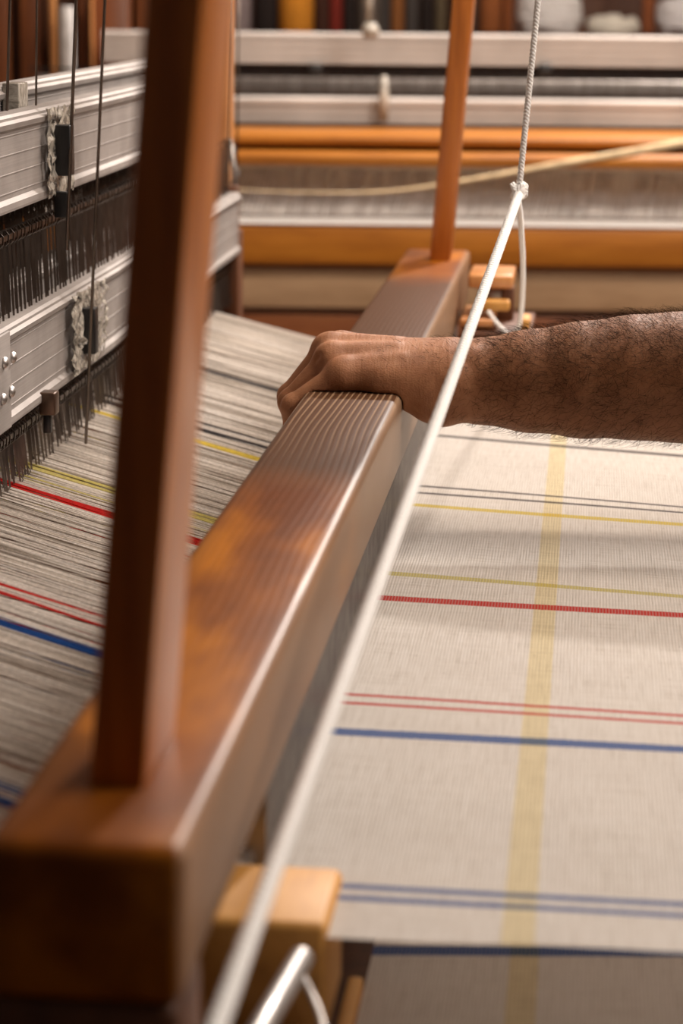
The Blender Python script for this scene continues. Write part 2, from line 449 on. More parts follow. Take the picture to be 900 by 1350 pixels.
names = {BLK: 'black', YEL: 'yellow', RED: 'red', BLU: 'blue'}
thread_m = {}
def tm(c):
    if c not in thread_m:
        thread_m[c] = plain('warp_thread_%d' % len(thread_m), c, .9, 0, 0, 400, .2)
    return thread_m[c]
NAT = [(.70, .64, .58), (.58, .52, .46), (.78, .73, .68), (.38, .33, .28)]
mats = [tm(c) for c in NAT]; cols = list(NAT)
for _, _, c in STR:
    if c not in cols: cols.append(c); mats.append(tm(c))
def warp_col(v):
    for p, hw, c in STR:
        if abs(v-p) < hw*1.25: return cols.index(c)
    if 1.592 < v < 1.627 and random.random() < .35: return cols.index(STR[4][2])
    return random.choices(range(4), [5, 3, 3, 1.2])[0]
def warp_sheet(name, slope, dv, pitch, r, layer):
    bm = bmesh.new(); v = .985+dv
    dens = 0
    while v < 2.515:
        gap = random.random()
        k = .31+.117*v
        jx = random.uniform(-1, 1)
        x1 = -.62
        pts = []
        for x in (-.150, -.28, -.42, x1):
            yy = v + k*(-.142-x) + (jx*.0016 if x < -.2 else 0)
            zz = ZC+.0005 + slope*(-.142-x) + (random.uniform(-.0015, .0015) if x < -.2 else 0)
            if x == x1: zz -= 0.0
            pts.append((x, yy, zz))
        c = warp_col(v); n0 = len(bm.faces)
        tube(bm, pts, r*random.uniform(.8, 1.2), 4, False)
        bm.faces.ensure_lookup_table()
        for f in bm.faces[n0:]: f.material_index = c
        st = pitch*random.uniform(.75, 1.25)
        # bunches: the dents leave gaps now and then
        if c < 4 and (gap < .13 or (1.40 < v < 1.86 and gap < .24)): st += pitch*random.uniform(.5, 2.4)
        v += st
    return tag(obj(name, bm, mats), kind='stuff')
wt = tag(warp_sheet('warp_threads', .137, 0, .00165, .00062, 0), 'upper sheet of stretched cream warp threads with coloured stripes, between beater and heddles', 'warp threads')
wl = tag(warp_sheet('lower_warp_threads', .05, .0008, .0042, .0006, 1), 'lower sheet of warp threads glimpsed beneath the upper sheet', 'warp threads')

# ------------------------------------------------------------------ harness: shafts with heddles
def rib_bar(name, parent, x, z0, z1, y0, y1, mats_=None):
    """extruded bar: rounded lips on top and bottom, grooved face towards +X"""
    h = z1-z0; d = .016
    prof = [(0, 0), (.004, 0), (.0045, .002), (.0045, .006), (.0015, .009), (.0015, .011)]
    n = 3
    g0, g1 = .013, h-.015
    for i in range(n+1):
        a = g0+(g1-g0)*i/n
        prof += [(.0015, a-.0005), (.0020, a-.0003), (.0020, a+.0003), (.0015, a+.0005)]
    prof += [(.0015, h-.0125), (.0045, h-.010), (.0058, h-.006), (.003, h-.004), (.003, h-.002), (.001, h), (-d+.002, h), (-d, h-.002), (-d, .001)]
    bm = bmesh.new(); a = [bm.verts.new((x+px, y0, z0+pz)) for px, pz in prof]; b = [bm.verts.new((x+px, y1, z0+pz)) for px, pz in prof]
    for i in range(len(prof)):
        j = (i+1) % len(prof); bm.faces.new((a[i], b[i], b[j], a[j]))
    bm.faces.new(a); bm.faces.new(b[::-1])
    bmesh.ops.recalc_face_normals(bm, faces=bm.faces)
    return obj(name, bm, MT['alu'], parent)
def heddle_row(parent, x, zrod, ztip, y0, y1, step, name='heddle', tail=True):
    r_ = obj('heddle_rod', box(bmesh.new(), x-.004, x-.0025, y0, y1, zrod-.003, zrod+.001), MT['heddle'], parent)
    bm = bmesh.new(); y = y0+.01
    while y < y1-.01:
        j = random.uniform(-.0012, .0012); zt = ztip+random.uniform(-.007, .006)
        tw = random.uniform(-.0015, .0015)
        loop = []
        for k in range(7):
            a = -math.pi/2+2*math.pi*k/6*.93
            loop.append((x-.0033+.0038*math.cos(a), y+.0022*math.cos(a)+j, zrod-.0005+.0062*math.sin(a)))
        tube(bm, loop, .0008, 3, False)
        tube(bm, [(x-.003, y+j, zrod-.0065), (x-.0015, y+j+tw, (zrod+zt)/2), (x+.0005, y+j+tw*1.5, zt)], [.0012, .0010, .0008], 3, False)
        if tail and random.random() < .5:     # closed eye at the tip
            tube(bm, [(x+.0005, y+j+tw, zt), (x+.0025, y+j+tw+.0012, zt+.004), (x, y+j+tw, zt+.009)], .00045, 3, False)
        y += step*random.uniform(.55, 1.45)
    h = obj(name, bm, MT['heddle'], parent); tag(h, kind='stuff'); return h
def shaft(x, dz, label, detail, y0=1.25, y1=2.81):
    t = thing('heddle_shaft', label, 'heddle shaft', (x, y0, .92+dz), 'aluminium heddle shafts')
    of = Vector((-x, -y0, -.92-dz))
    grp = []
    grp.append(rib_bar('upper_bar', t, x, 1.135+dz, 1.204+dz, y0, 2.57))
    grp.append(rib_bar('lower_bar', t, x, .980+dz, 1.053+dz, y0, y1))
    for zr, zt in ((1.113+dz, 1.02+dz), (.963+dz, .921+dz if dz == 0 else .93+dz)):
        heddle_row(t, x-.006, zr, zt, y0, y1, .0125 if detail else .010)
        if detail: heddle_row(t, x-.013, zr-.004, zt-.002, y0, y1, .010)
    for o_ in t.children: o_.location = of
    e = bxo('end_stay', MT['darkwood'], t, x-.016, x+.001, y1, y1+.012, .86+dz, 1.06+dz, bev=.002); e.location = of
    return t, of
s1, of1 = shaft(-.42, 0, 'front aluminium heddle shaft, taped and grooved, nearest the beater', True)
s2, of2 = shaft(-.452, .016, 'second aluminium heddle shaft, raised a little behind the front one', False)
s3, of3 = shaft(-.484, -.01, 'third heddle shaft mostly hidden behind the other two', False)
del s1['group'], s2['group'], s3['group']
# fittings on the front shaft
def crumple(name, pts2, x, m, parent, of, amp=.004, n=14):
    """small crumpled strip of tape standing off the bar: pts2 = (y0,y1,z0,z1)"""
    y0, y1, z0, z1 = pts2; bm = bmesh.new(); R = random.Random(int(y0*1e4)); G_ = []
    for i in range(n+1):
        row = []
        for j in range(n+1):
            ed = R.uniform(-1, 1)*.0022 if i in (0, n) else 0
            ed2 = R.uniform(-1, 1)*.002 if j in (0, n) else 0
            row.append(bm.verts.new((x+.0015+abs(R.gauss(0, amp*.35)), y0+(y1-y0)*i/n+ed, z0+(z1-z0)*j/n+ed2)))
        G_.append(row)
    for i in range(n):
        for j in range(n): bm.faces.new((G_[i][j], G_[i+1][j], G_[i+1][j+1], G_[i][j+1]))
    o = obj(name, bm, m, parent); o.location = of; sd = o.modifiers.new('s', 'SOLIDIFY'); sd.thickness = .0004; return o
a, b_ = at(58, 165, x=-.415), at(92, 250, x=-.415)
crumple('tape_patch', (a.y, b_.y, 1.137, 1.203), -.4145, MT['film'], s1, of1)
a = at(79, 200, x=-.41)
tag(bxo('clamp', MT['black'], s1, -.4135, -.400, a.y-.008, a.y+.007, 1.151, 1.190, bev=.001), 'black clamp').location = of1
bxo('clamp_plate', MT['tape'], s1, -.4155, -.404, a.y+.008, a.y+.02, 1.152, 1.188, bev=.001).location = of1
bxo('clamp_foot', MT['black'], s1, -.415, -.404, a.y-.002, a.y+.008, 1.118, 1.138, bev=.001).location = of1
a, b_ = at(90, 400, x=-.415), at(135, 430, x=-.415)
crumple('tape_patch', (a.y, b_.y, .985, 1.05), -.4145, MT['film'], s1, of1, .006)
a = at(115, 430, x=-.41)
tag(bxo('clamp', MT['black'], s1, -.4135, -.402, a.y-.007, a.y+.007, .997, 1.035, bev=.001), 'black clamp').location = of1
a = at(67, 514, x=-.41)
tag(bxo('spacer_clip', MT['brass'], s1, -.418, -.405, a.y-.008, a.y+.008, .970, .988, bev=.0015), 'brown spacer clip').location = of1
bxo('clip_tongue', MT['black'], s1, -.416, -.410, a.y-.003, a.y+.004, .955, .970, bev=.001).location = of1
a = at(7, 470, x=-.415)
e = bxo('end_plate', MT['alu'], s1, -.4155, -.4125, a.y-.06, a.y+.006, .981, 1.052, bev=.001); e.location = of1
for px, py in ((4, 478), (15, 471), (2, 526), (13, 516)):
    q = at(px, py, x=-.413); bm = bmesh.new()
    lathe(bm, [(.0045, 0), (.0045, .0008), (.0035, .0025), (.0015, .0036)], 14)
    bmesh.ops.rotate(bm, verts=bm.verts, matrix=Matrix.Rotation(math.pi/2, 3, 'Y')); bmesh.ops.translate(bm, verts=bm.verts, vec=(-.4125, q.y, q.z))
    o = obj('rivet', bm, MT['steel'], s1, True); o.location = of1
a = at(14, 136, x=-.445)
o = bxo('clamp', MT['tape'], s2, -.449, -.436, a.y-.01, a.y+.02, 1.195, 1.222, bev=.001); o.location = of2
# lifting wires in front of the shafts
for i, (t0, t1, r) in enumerate((((14.5, -40), (9, 146), .0011), ((49, -40), (47.5, 139), .0009), ((102, -40), (88, 330), .0014), ((140, -40), (113, 585), .0013))):
    xx = -.40 if i > 1 else -.425
    p, q = at(*t0, x=xx), at(*t1, x=xx)
    p = p + (p-q)*(2.4)
    bm = tube(bmesh.new(), [q, p], r, 8)
    lab = ['leftmost thin lifting wire, ending at the upper shaft top', 'second thin lifting wire from the left, ending behind the upper shaft',
           'thick lifting wire passing in front of the taped clamp', 'long lifting wire nearest the post, reaching down past the lower bar'][i]
    tag(obj('lifting_wire', bm, MT['wire'], None, True), lab, 'wire')
# heddle frame guide hooks at the far end
bm = bmesh.new()
for px, py in ((303, 205), (308, 235)):
    q = at(px, py, y=2.83); tube(bm, bez([q+Vector((0,0,.02)), q+Vector((.006,0,.004)), q, q+Vector((-.005,0,-.02))], 6), .0018, 6)
q0, q1 = at(305, 190, y=2.83), at(312, 268, y=2.83)
tube(bm, [q0, q1], .003, 8)
tag(obj('shaft_hook', bm, MT['reed'], None, True), 'grey metal hook on the far end of the heddle shafts', 'hook')
for px in (301, 313):
    p, q = at(px+2, -40, y=2.84), at(px-1, 265, y=2.84)
    tag(obj('far_wire', tube(bmesh.new(), [q, p], .0012, 6), MT['wire'], None, True), 'thin dark wire hanging at the far end of the shafts, %s of the pair' % ('left' if px == 301 else 'right'), 'wire')

# ------------------------------------------------------------------ fixed frame of the near loom
lf = thing('near_loom', 'wooden frame of the near loom: upright beyond the shafts and beams under the cloth', 'loom frame', (0, 1.8, 0))
lo = Vector((0, -1.8, 0))
def lfp(nm, mk, *a, **k): under(bxo(nm, MT[mk], None, *a, **k), lf, lo)
ua, ub = at(262, 200, y=2.84).x, at(296, 200, y=2.84).x
lfp('upright', 'frame', ua, ub, 2.84, 2.92, 1.0, 2.3, bev=.004)
lfp('upright', 'darkwood', ub-.03, at(311, 380, y=2.84).x, 2.835, 2.90, 0, 1.0, bev=.003)
lfp('upright', 'frame', .46, .54, 2.75, 2.84, 0, .86, bev=.005)
lfp('upright', 'frame', .46, .54, .62, .70, 0, .86, bev=.005)
lfp('breast_beam', 'frame', .47, .55, .6, 2.86, .86, .884, bev=.006)
lfp('dark_void_filler', 'darkwood', -.22, -.115, .8, 1.6, .66, .69, bev=.003)  # dark filler added in place of the shaded void beside the end block
lfp('guide_lath', 'block', -.1095, -.1015, .60, 1.12, .775, .803, bev=.002)
lfp('lower_rail', 'darkwood', -.46, .54, 2.80, 2.86, .30, .42, bev=.004)
lfp('lower_rail', 'darkwood', -.46, .54, .62, .68, .30, .42, bev=.004)
lfp('upright', 'darkwood', -.56, -.50, .62, .69, 0, .80, bev=.004)

# ------------------------------------------------------------------ shuttle cord
cord = thing('hanging_cord', 'white cord hanging from above, knotted over the beater and running down across it', 'cord', (-.056, 1.9, 1.14))
co = Vector((.056, -1.9, -1.14))
K = at(684, 249, y=1.9)
top = at(712, -30, y=1.9); top2 = K + (top-K)*3.2
under(obj('overhead_strand', rope(bmesh.new(), [K, top2], .0027, .0085, 3, 6), MT['cord'], None, True), cord, co)
e1 = at(283, 1360, y=.74); e0 = K + Vector((0, 0, -.004)); e2 = e0 + (e1-e0)*1.12
mid = (e0+e1)/2
under(obj('near_strand', rope(bmesh.new(), [e0, e2], .0040, .016, 3, 8), MT['cord'], None, True), cord, co)
pts = [at(682, 258, y=1.9), at(686, 290, y=1.98), at(689, 360, y=2.15), at(685, 425, y=2.35), at(673, 441, y=2.42), at(656, 428, y=2.45), at(643, 410, y=2.455)]
under(obj('far_strand', rope(bmesh.new(), bez(pts, 10), .0026, .011, 3, 6), MT['cord'], None, True), cord, co)
bm = bmesh.new()
kp = []
for i in range(46):
    t = i/45*2*math.pi*2
    kp.append(K + Vector((.0048*math.cos(t)+.001*math.sin(3*t), .0045*math.sin(2*t/2+.6), .0052*math.sin(t*1.5)-.0015)))
rope(bm, bez(kp, 2), .0022, .009, 3, 6)
bmesh.ops.create_uvsphere(bm, u_segments=12, v_segments=8, radius=.0052, matrix=Matrix.Translation(K+Vector((0, 0, -.001))))
under(obj('knot', bm, MT['cord'], None, True), cord, co)

# ------------------------------------------------------------------ forearm and hand (signed distance field, surface nets)
def surface_nets(f, lo_, h):
    s = f < 0
    nx, ny, nz = f.shape
    corners = [(i, j, k) for i in (0, 1) for j in (0, 1) for k in (0, 1)]
    sub = lambda a, c: a[c[0]:nx-1+c[0], c[1]:ny-1+c[1], c[2]:nz-1+c[2]]
    cnt = sum(sub(s, c).astype(np.int8) for c in corners)
    act = (cnt > 0) & (cnt < 8)
    acc = np.zeros((act.sum(), 3)); num = np.zeros(act.sum())
    for ci in range(8):
        for cj in range(ci+1, 8):
            a, b = corners[ci], corners[cj]
            if sum(abs(a[q]-b[q]) for q in range(3)) != 1: continue
            fa, fb = sub(f, a)[act], sub(f, b)[act]
            m = (fa < 0) != (fb < 0); t = np.where(m, fa/np.where(fa == fb, 1, fa-fb), 0)
            p = np.array(a)[None]+(np.array(b)-np.array(a))[None]*t[:, None]
            acc += p*m[:, None]; num += m
    idx = -np.ones(act.shape, np.int64); idx[act] = np.arange(act.sum())
    vert = (np.argwhere(act)+acc/num[:, None])*h+np.array(lo_)
    faces = []
    for ax in range(3):
        o1, o2 = [(1, 2), (2, 0), (0, 1)][ax]
        sl0 = [slice(1, -1)]*3; sl0[ax] = slice(0, -1); sl1 = list(sl0); sl1[ax] = slice(1, None)
        a, b = s[tuple(sl0)], s[tuple(sl1)]
        for flip, m in ((False, a & ~b), (True, ~a & b)):
            g = np.argwhere(m); g = g + 1; g[:, ax] -= 1
            e1 = np.zeros(3, int); e1[o1] = 1; e2 = np.zeros(3, int); e2[o2] = 1
            q = [idx[tuple((g-e1-e2).T)], idx[tuple((g-e2).T)], idx[tuple(g.T)], idx[tuple((g-e1).T)]]
            if flip: q = q[::-1]
            faces.append(np.stack(q, 1))
    return vert, np.concatenate(faces)
def build_arm():
    h = .00135
    lo_ = np.array([-.243, 1.700, .915]); hi = np.array([.215, 1.880, 1.09])
    n = ((hi-lo_)/h).astype(int)
    X, Y, Z = [(lo_[i]+h*np.arange(n[i])).astype(np.float32) for i in range(3)]
    X, Y, Z = X[:, None, None], Y[None, :, None], Z[None, None, :]
    f = np.full(n, .05, np.float32)
    def region(ps, rmax):
        ps = np.array(ps); a = ps.min(0)-rmax-.02; b = ps.max(0)+rmax+.02
        i0 = np.clip(((a-lo_)/h).astype(int), 0, n); i1 = np.clip(((b-lo_)/h).astype(int)+1, 0, n)
        return tuple(slice(i0[i], i1[i]) for i in range(3))
    def cone(a, b, ra, rb, sc=(1,1,1)):
        a = np.array(a); b = np.array(b); s = region([a, b], max(ra, rb)*max(1, 1/min(sc)))
        x, y, z = X[s[0]]-a[0], Y[:, s[1]]-a[1], Z[:, :, s[2]]-a[2]
        d = b-a; L = max(1e-9, d@d); t = np.clip((x*d[0]+y*d[1]+z*d[2])/L, 0, 1)
        q = np.sqrt(((x-d[0]*t)*sc[0])**2+((y-d[1]*t)*sc[1])**2+((z-d[2]*t)*sc[2])**2)-(ra+(rb-ra)*t)
        return s, q/max(sc)
    def smin(a, b, k):
        hh = np.clip(.5+.5*(b-a)/k, 0, 1); return b+(a-b)*hh-k*hh*(1-hh)
    def add(c, k): s, q = c; f[s] = smin(f[s], q, k)
    def cut(c, k): s, q = c; f[s] = -smin(-f[s], q, k)
    # forearm: radius and ulna sides, muscle belly
    pts = [(-.098, 1.004, .0270), (-.075, 1.0045, .0285), (-.04, 1.0055, .0345), (.0, 1.0075, .0395), (.04, 1.0105, .0425), (.075, 1.0115, .0445), (.13, 1.014, .047), (.20, 1.018, .048)]
    for (x0, z0, r0), (x1, z1, r1) in zip(pts, pts[1:]):
        for dy in (-.009, .009):
            add(cone((x0, 1.772+dy, z0), (x1, 1.772+dy, z1), r0, r1), .012)
    # wrist to palm: metacarpals
    W = [(-.100, 1.750, 1.008), (-.102, 1.762, 1.012), (-.102, 1.776, 1.013), (-.100, 1.788, 1.010)]
    MCP = [(-.1800, 1.7420, 1.0110), (-.1905, 1.7605, 1.0195), (-.1945, 1.7815, 1.0235), (-.1895, 1.8025, 1.0215)]
    PIP = [(-.2155, 1.7375, .9865), (-.2205, 1.7575, .9865), (-.2235, 1.7790, .9870), (-.2210, 1.8010, .9870)]
    DIP = [(-.2158, 1.7385, .9640), (-.2160, 1.7580, .9600), (-.2163, 1.7785, .9585), (-.2162, 1.7990, .9605)]
    TIP = [(-.2130, 1.7395, .9480), (-.2125, 1.7590, .9420), (-.2125, 1.7785, .9400), (-.2128, 1.7980, .9420)]
    for i in range(4):
        add(cone(W[i], MCP[i], .0215 if i in (1, 2) else .0195, (.0118, .0125, .013, .0125)[i]), .010)
        m = tuple((np.array(W[i])*.45+np.array(MCP[i])*.55)+np.array([0, 0, -.008])); add(cone(W[i], m, .018, .015), .01)
    for i in range(4):
        r = (.0100, .0100, .0102, .0098)[i]
        add(cone(MCP[i], MCP[i], .0134, .0134), .005)        # knuckle head
        add(cone(MCP[i], PIP[i], r*1.12, r*1.0), .0042)
        k = PIP[i]; add(cone((k[0]-.0006, k[1], k[2]+.0006), k, r*1.04, r*1.02), .002)
        add(cone(PIP[i], DIP[i], r*.96, r*.86), .0022)
        add(cone(DIP[i], TIP[i], r*.88, r*.74), .0018)
    # valleys between the knuckles and between the fingers
    for i in range(3):
        a = (np.array(MCP[i])+np.array(MCP[i+1]))/2; b = (np.array(PIP[i])+np.array(PIP[i+1]))/2
        cut(cone(a+np.array([-.014, 0, .0085]), b+np.array([-.0105, 0, .0090]), .0010, .0024), .005)
        cut(cone(b+np.array([-.0115, 0, .004]), b+np.array([-.010, 0, -.03]), .0028, .003), .002)
    # tendon ridge to the little and ring fingers, hollow between them
    for i in (0, 1, 2, 3):
        a, b = np.array(W[i]), np.array(MCP[i]); add(cone(a+(b-a)*.45+np.array([0, 0, .0145]), b+np.array([.004, 0, .0085]), .0008, .0022), .009)
    # heel of the hand over the front edge of the rail, ulnar styloid, thenar
    add(cone((-.112, 1.748, .996), (-.103, 1.752, .990), .0165, .0165), .010)
    add(cone((-.113, 1.746, .990), (-.107, 1.748, .988), .0135, .0130), .008)
    add(cone((-.150, 1.742, 1.004), (-.12, 1.745, 1.0), .012, .016), .008)
    add(cone((-.082, 1.752, 1.021), (-.079, 1.752, 1.020), .0115, .011), .006)
    add(cone((-.085, 1.790, 1.015), (-.08, 1.790, 1.015), .0115, .011), .008)
    # thumb closing on the front face of the rail
    add(cone((-.105, 1.792, 1.000), (-.118, 1.812, .988), .016, .0125), .008)
    add(cone((-.118, 1.812, .988), (-.1215, 1.838, .984), .0115, .0100), .004)
    add(cone((-.1215, 1.838, .984), (-.1225, 1.862, .981), .0100, .0080), .003)
    # press the hand against the rail: nothing goes inside it (rounded box)
    zc, hx, hz, r = .9695, .036, .0305, .007
    s = (slice(0, int((-.10-lo_[0])/h)), slice(None), slice(None))
    cx = -.1715 + .03*(Z-.939)
    qx = np.abs(X[s[0]]-cx)-(hx-r+.0003); qz = np.abs(Z-zc)-(hz-r+.0003)
    rb = np.sqrt(np.maximum(qx, 0)**2+np.maximum(qz, 0)**2)+np.minimum(np.maximum(qx, qz), 0)-r
    f[s] = -smin(-f[s], np.broadcast_to(rb, f[s].shape), .0012)
    f[0], f[-1] = .05, .05; f[:, 0] = .05; f[:, -1] = .05; f[:, :, 0] = .05; f[:, :, -1] = .05
    v, q = surface_nets(f, lo_, h)
    me = bpy.data.meshes.new('forearm_and_hand'); me.from_pydata(v.tolist(), [], q.tolist()); me.update()
    bm = bmesh.new(); bm.from_mesh(me)
    bmesh.ops.smooth_vert(bm, verts=bm.verts, factor=.5, use_axis_x=True, use_axis_y=True, use_axis_z=True)
    bmesh.ops.recalc_face_normals(bm, faces=bm.faces)
    # keep the largest island only
    bm.to_mesh(me); bm.free()
    me.polygons.foreach_set('use_smooth', [True]*len(me.polygons)); me.materials.append(MT['skin'])
    return me
per = thing('person', 'hairy bare forearm of a person gripping the wooden rail with a closed hand', 'person', (-.05, 1.77, 1.0))
po = Vector((.05, -1.77, -1.0))
ame = build_arm(); armo = bpy.data.objects.new('forearm_and_hand', ame); C.objects.link(armo); under(armo, per, po)
# arm hair
def hairs():
    vn = np.zeros(len(ame.vertices)*3); ame.vertices.foreach_get('co', vn); co_ = vn.reshape(-1, 3)
    nn = np.zeros(len(ame.vertices)*3); ame.vertices.foreach_get('normal', nn); no_ = nn.reshape(-1, 3)
    x, y, z = co_.T
    wgt = np.clip((x+.125)*18, 0, 1)*(.35+.65*np.clip(no_[:, 2]*.8+.45, 0, 1)) + np.where((x > -.17) & (x < -.115) & (no_[:, 2] > .3), .06, 0)
    wgt *= (x < .16) & (z > .96)
    wgt *= np.clip(.45-no_[:, 1], .15, 1)
    wgt = wgt/wgt.sum(); ids = rng.choice(len(co_), 8000, p=wgt)
    V, Fc = [], []
    for i in ids:
        p = co_[i]; n_ = no_[i]
        flow = np.array([-.75+rng.normal(0, .6), rng.normal(0, .7), rng.normal(.0, .7)]) 
        flow -= n_*(flow@n_); flow /= np.linalg.norm(flow)+1e-9
        L = rng.uniform(.006, .017)*(.5 if p[0] < -.07 else 1); r = rng.uniform(.00008, .00014)
        curl = rng.normal(0, 1.3); side = np.cross(n_, flow)
        pts = []; d = n_*.75+flow*.8; d /= np.linalg.norm(d); q = p-n_*.0003
        for s_ in range(5):
            pts.append(q.copy()); q = q+d*L/4; d = d+flow*.22-n_*.16+side*curl*.25; d /= np.linalg.norm(d)
        b0 = len(V)
        a1 = np.cross(d, n_); a1 /= np.linalg.norm(a1)+1e-9; a2 = n_
        for s_, q in enumerate(pts):
            rr = r*(1-s_*.2)
            for k in range(3):
                an = 2*math.pi*k/3; V.append(q+(a1*math.cos(an)+a2*math.sin(an))*rr)
        for s_ in range(4):
            for k in range(3):
                A = b0+s_*3; Fc.append((A+k, A+(k+1) % 3, A+3+(k+1) % 3, A+3+k))
    me = bpy.data.meshes.new('arm_hair'); me.from_pydata([tuple(v) for v in V], [], Fc); me.update(); me.materials.append(MT['hair'])
    o = bpy.data.objects.new('arm_hair', me); C.objects.link(o); o.parent = armo; tag(o, 'dark curly arm hair', kind='stuff')
hairs()
# pushed-up sleeve beyond the elbow
bm = bmesh.new()
tube(bm, bez([(.165, 1.772, 1.016), (.20, 1.772, 1.018), (.26, 1.775, 1.03), (.34, 1.78, 1.10), (.42, 1.79, 1.22)], 5), [.056]*3+[.060]*18, 28)
under(obj('sleeve', bm, MT['sleeve'], None, True), per, po)

# ------------------------------------------------------------------ background loom and shelf (square to the view)
az = math.atan2(-FWD.x, FWD.y)
cosA, sinA = math.cos(az), math.sin(az)
fh = Vector((FWD.x, FWD.y, 0)).normalized(); rh = Vector((fh.y, -fh.x, 0))
def loc_at(px, py, d):
    """point in the turned background frame: local x right, y depth, z up"""
    v = cam_to_world(Vector((px-450, py-675, F))); t = d/v.dot(fh)
    p = CAM+v*t; return (p.x*rh.x+p.y*rh.y, d, p.z)
def bgthing(name, label, cat, group=None):
    return thing(name, label, cat, (0, 0, 0), group, (0, 0, az))
def bgbox(name, par, mk, px0, py0, px1, py1, d, depth, bev=.003, extend=(0, 0)):
    a, b = loc_at(px0, py0, d), loc_at(px1, py1, d)
    return bxo(name, MT[mk], par, a[0]-extend[0], b[0]+extend[1], d, d+depth, b[2], a[2], bev=bev)
bl = bgthing('second_loom', 'second wooden loom standing behind, seen square on above the beater', 'loom')
EX = (.25, 1.1)
def hbar(nm, mk, y0, y1, d, depth, bev=.004): return bgbox(nm, bl, mk, 230, y0, 900, y1, d, depth, bev, EX)
BD = 3.75
# shafts
def bg_alu(y0, y1, d, lines):
    a, b = loc_at(135, y0, d), loc_at(900, y1, d); z1, z0 = a[2], b[2]; hh = z1-z0
    prof = [(0, z0), (-.004, z0+.002)]
    for t in lines: prof += [(-.004, z0+hh*t-.0012), (.002, z0+hh*t), (-.004, z0+hh*t+.0012)]
    prof += [(-.006, z1-.012), (-.006, z1-.004), (.002, z1), (.02, z1), (.02, z0)]
    bm = bmesh.new(); A = [bm.verts.new((a[0], d+p, z)) for p, z in prof]; B = [bm.verts.new((b[0]+1.1, d+p, z)) for p, z in prof]
    for i in range(len(prof)): j = (i+1) % len(prof); bm.faces.new((A[i], A[j], B[j], B[i]))
    bm.faces.new(A); bm.faces.new(B); bmesh.ops.recalc_face_normals(bm, faces=bm.faces)
    return obj('shaft_bar', bm, MT['lit_alu'], bl)
bg_alu(40, 90, BD+.35, (.25, .5, .75)); bg_alu(125, 168, BD+.28, (.3, .6))
hbar('heddle_rod', 'black', 91, 101, BD+.352, .003, 0)
bm = bmesh.new(); x = loc_at(230, 100, BD+.36)[0]-.2; xe = loc_at(900, 100, BD+.36)[0]+.8
za, zb = loc_at(500, 90, BD+.36)[2], loc_at(500, 132, BD+.36)[2]
while x < xe:
    box(bm, x, x+.0013, BD+.355, BD+.3565, zb, za-random.uniform(0, .006)); x += random.choice([.004, .005, .006, .012])
tag(obj('heddle', bm, MT['heddle'], bl), kind='stuff')
hbar('back_panel', 'reed', 100, 130, BD+.55, .01)
for px, py in ((415, 92), (718, 92)): bgbox('shaft_clip', bl, 'black', px-9, py-8, px+9, py+10, BD+.33, .01)
# castle beam with two rounded edges
hbar('cross_beam', 'beam', 175, 197, BD+.04, .20, .007)
hbar('cross_beam', 'beam', 198, 225, BD+.02, .10, .009)
# sheet of warp between cross beam and breast beam
a0, a1 = loc_at(230, 222, BD+.35), loc_at(230, 284, BD+.03); xe = loc_at(900, 250, BD)[0]+1.1
bm = bmesh.new(); x = a0[0]-.25
while x < xe:
    tube(bm, [(x+.02, BD+.13, a0[2]+.02), (x, BD+.07, a1[2]-.001)], .0014, 3, False); x += .0036*random.uniform(.7, 1.3)
tag(obj('warp_thread', bm, MT['white'], bl), 'pale warp threads', kind='stuff')
hbar('reed_panel', 'panel', 215, 300, BD+.5, .01)
# cloth over the breast beam
z1 = loc_at(600, 297, BD)[2]; x0 = loc_at(230, 297, BD)[0]-.25
bm = bmesh.new(); box(bm, x0+.02, xe-.02, BD-.003, BD+.085, z1-.001, z1+.003, bev=.001)
tag(obj('cloth_strip', bm, MT['cord'], bl), 'bright white woven strip over the breast beam')
z0 = loc_at(600, 352, BD)[2]
bxo('breast_beam', MT['beam'], bl, x0, xe, BD, BD+.09, z0, z1-.001, bev=.006)
hbar('knee_panel', 'kneewood', 345, 412, BD+.02, .03)
hbar('foot_beam', 'footwood', 413, 640, BD+.03, .05)
bgbox('side_frame', bl, 'brown', 121, -40, 178, 900, BD+.42, .06, .005)
bgbox('side_frame', bl, 'frame', 121, -40, 131, 900, BD+.40, .019, .003)
for xx in (xe,):
    bxo('side_frame', MT['frame'], bl, xx-.07, xx, BD-.02, BD+.62, 0, 1.33, bev=.005)
for (qx, qy0, qy1, rr) in ((486, -40, 34, .006), (488, 30, 50, .016), (506, 100, 160, .009)):
    p_, q_ = Vector(loc_at(qx, qy0, BD+.25)), Vector(loc_at(qx, qy1, BD+.25))
    tag(obj('tie_cord', tube(bmesh.new(), [p_, (p_+q_)/2, q_], [rr*.6, rr, rr*.7], 10), MT['tape'], bl, True), 'grey tie cord hanging in front of the shaft bars')
# pale band crossing the second loom
p = [Vector(loc_at(240, 247, BD-.09)), Vector(loc_at(400, 254, BD-.11)), Vector(loc_at(520, 252, BD-.12)), Vector(loc_at(640, 234, BD-.13)), Vector(loc_at(760, 213, BD-.14)), Vector(loc_at(930, 184, BD-.16)), Vector(loc_at(1050, 160, BD-.18))]
bd = bgthing('stretched_band', 'pale stretched cord running diagonally in front of the second loom', 'cord')
obj('band', tube(bmesh.new(), bez(p, 6), [.0012+.0062*min(1, i/30)**1.5 for i in range(37)], 8), MT['panelpale'], bd, True)

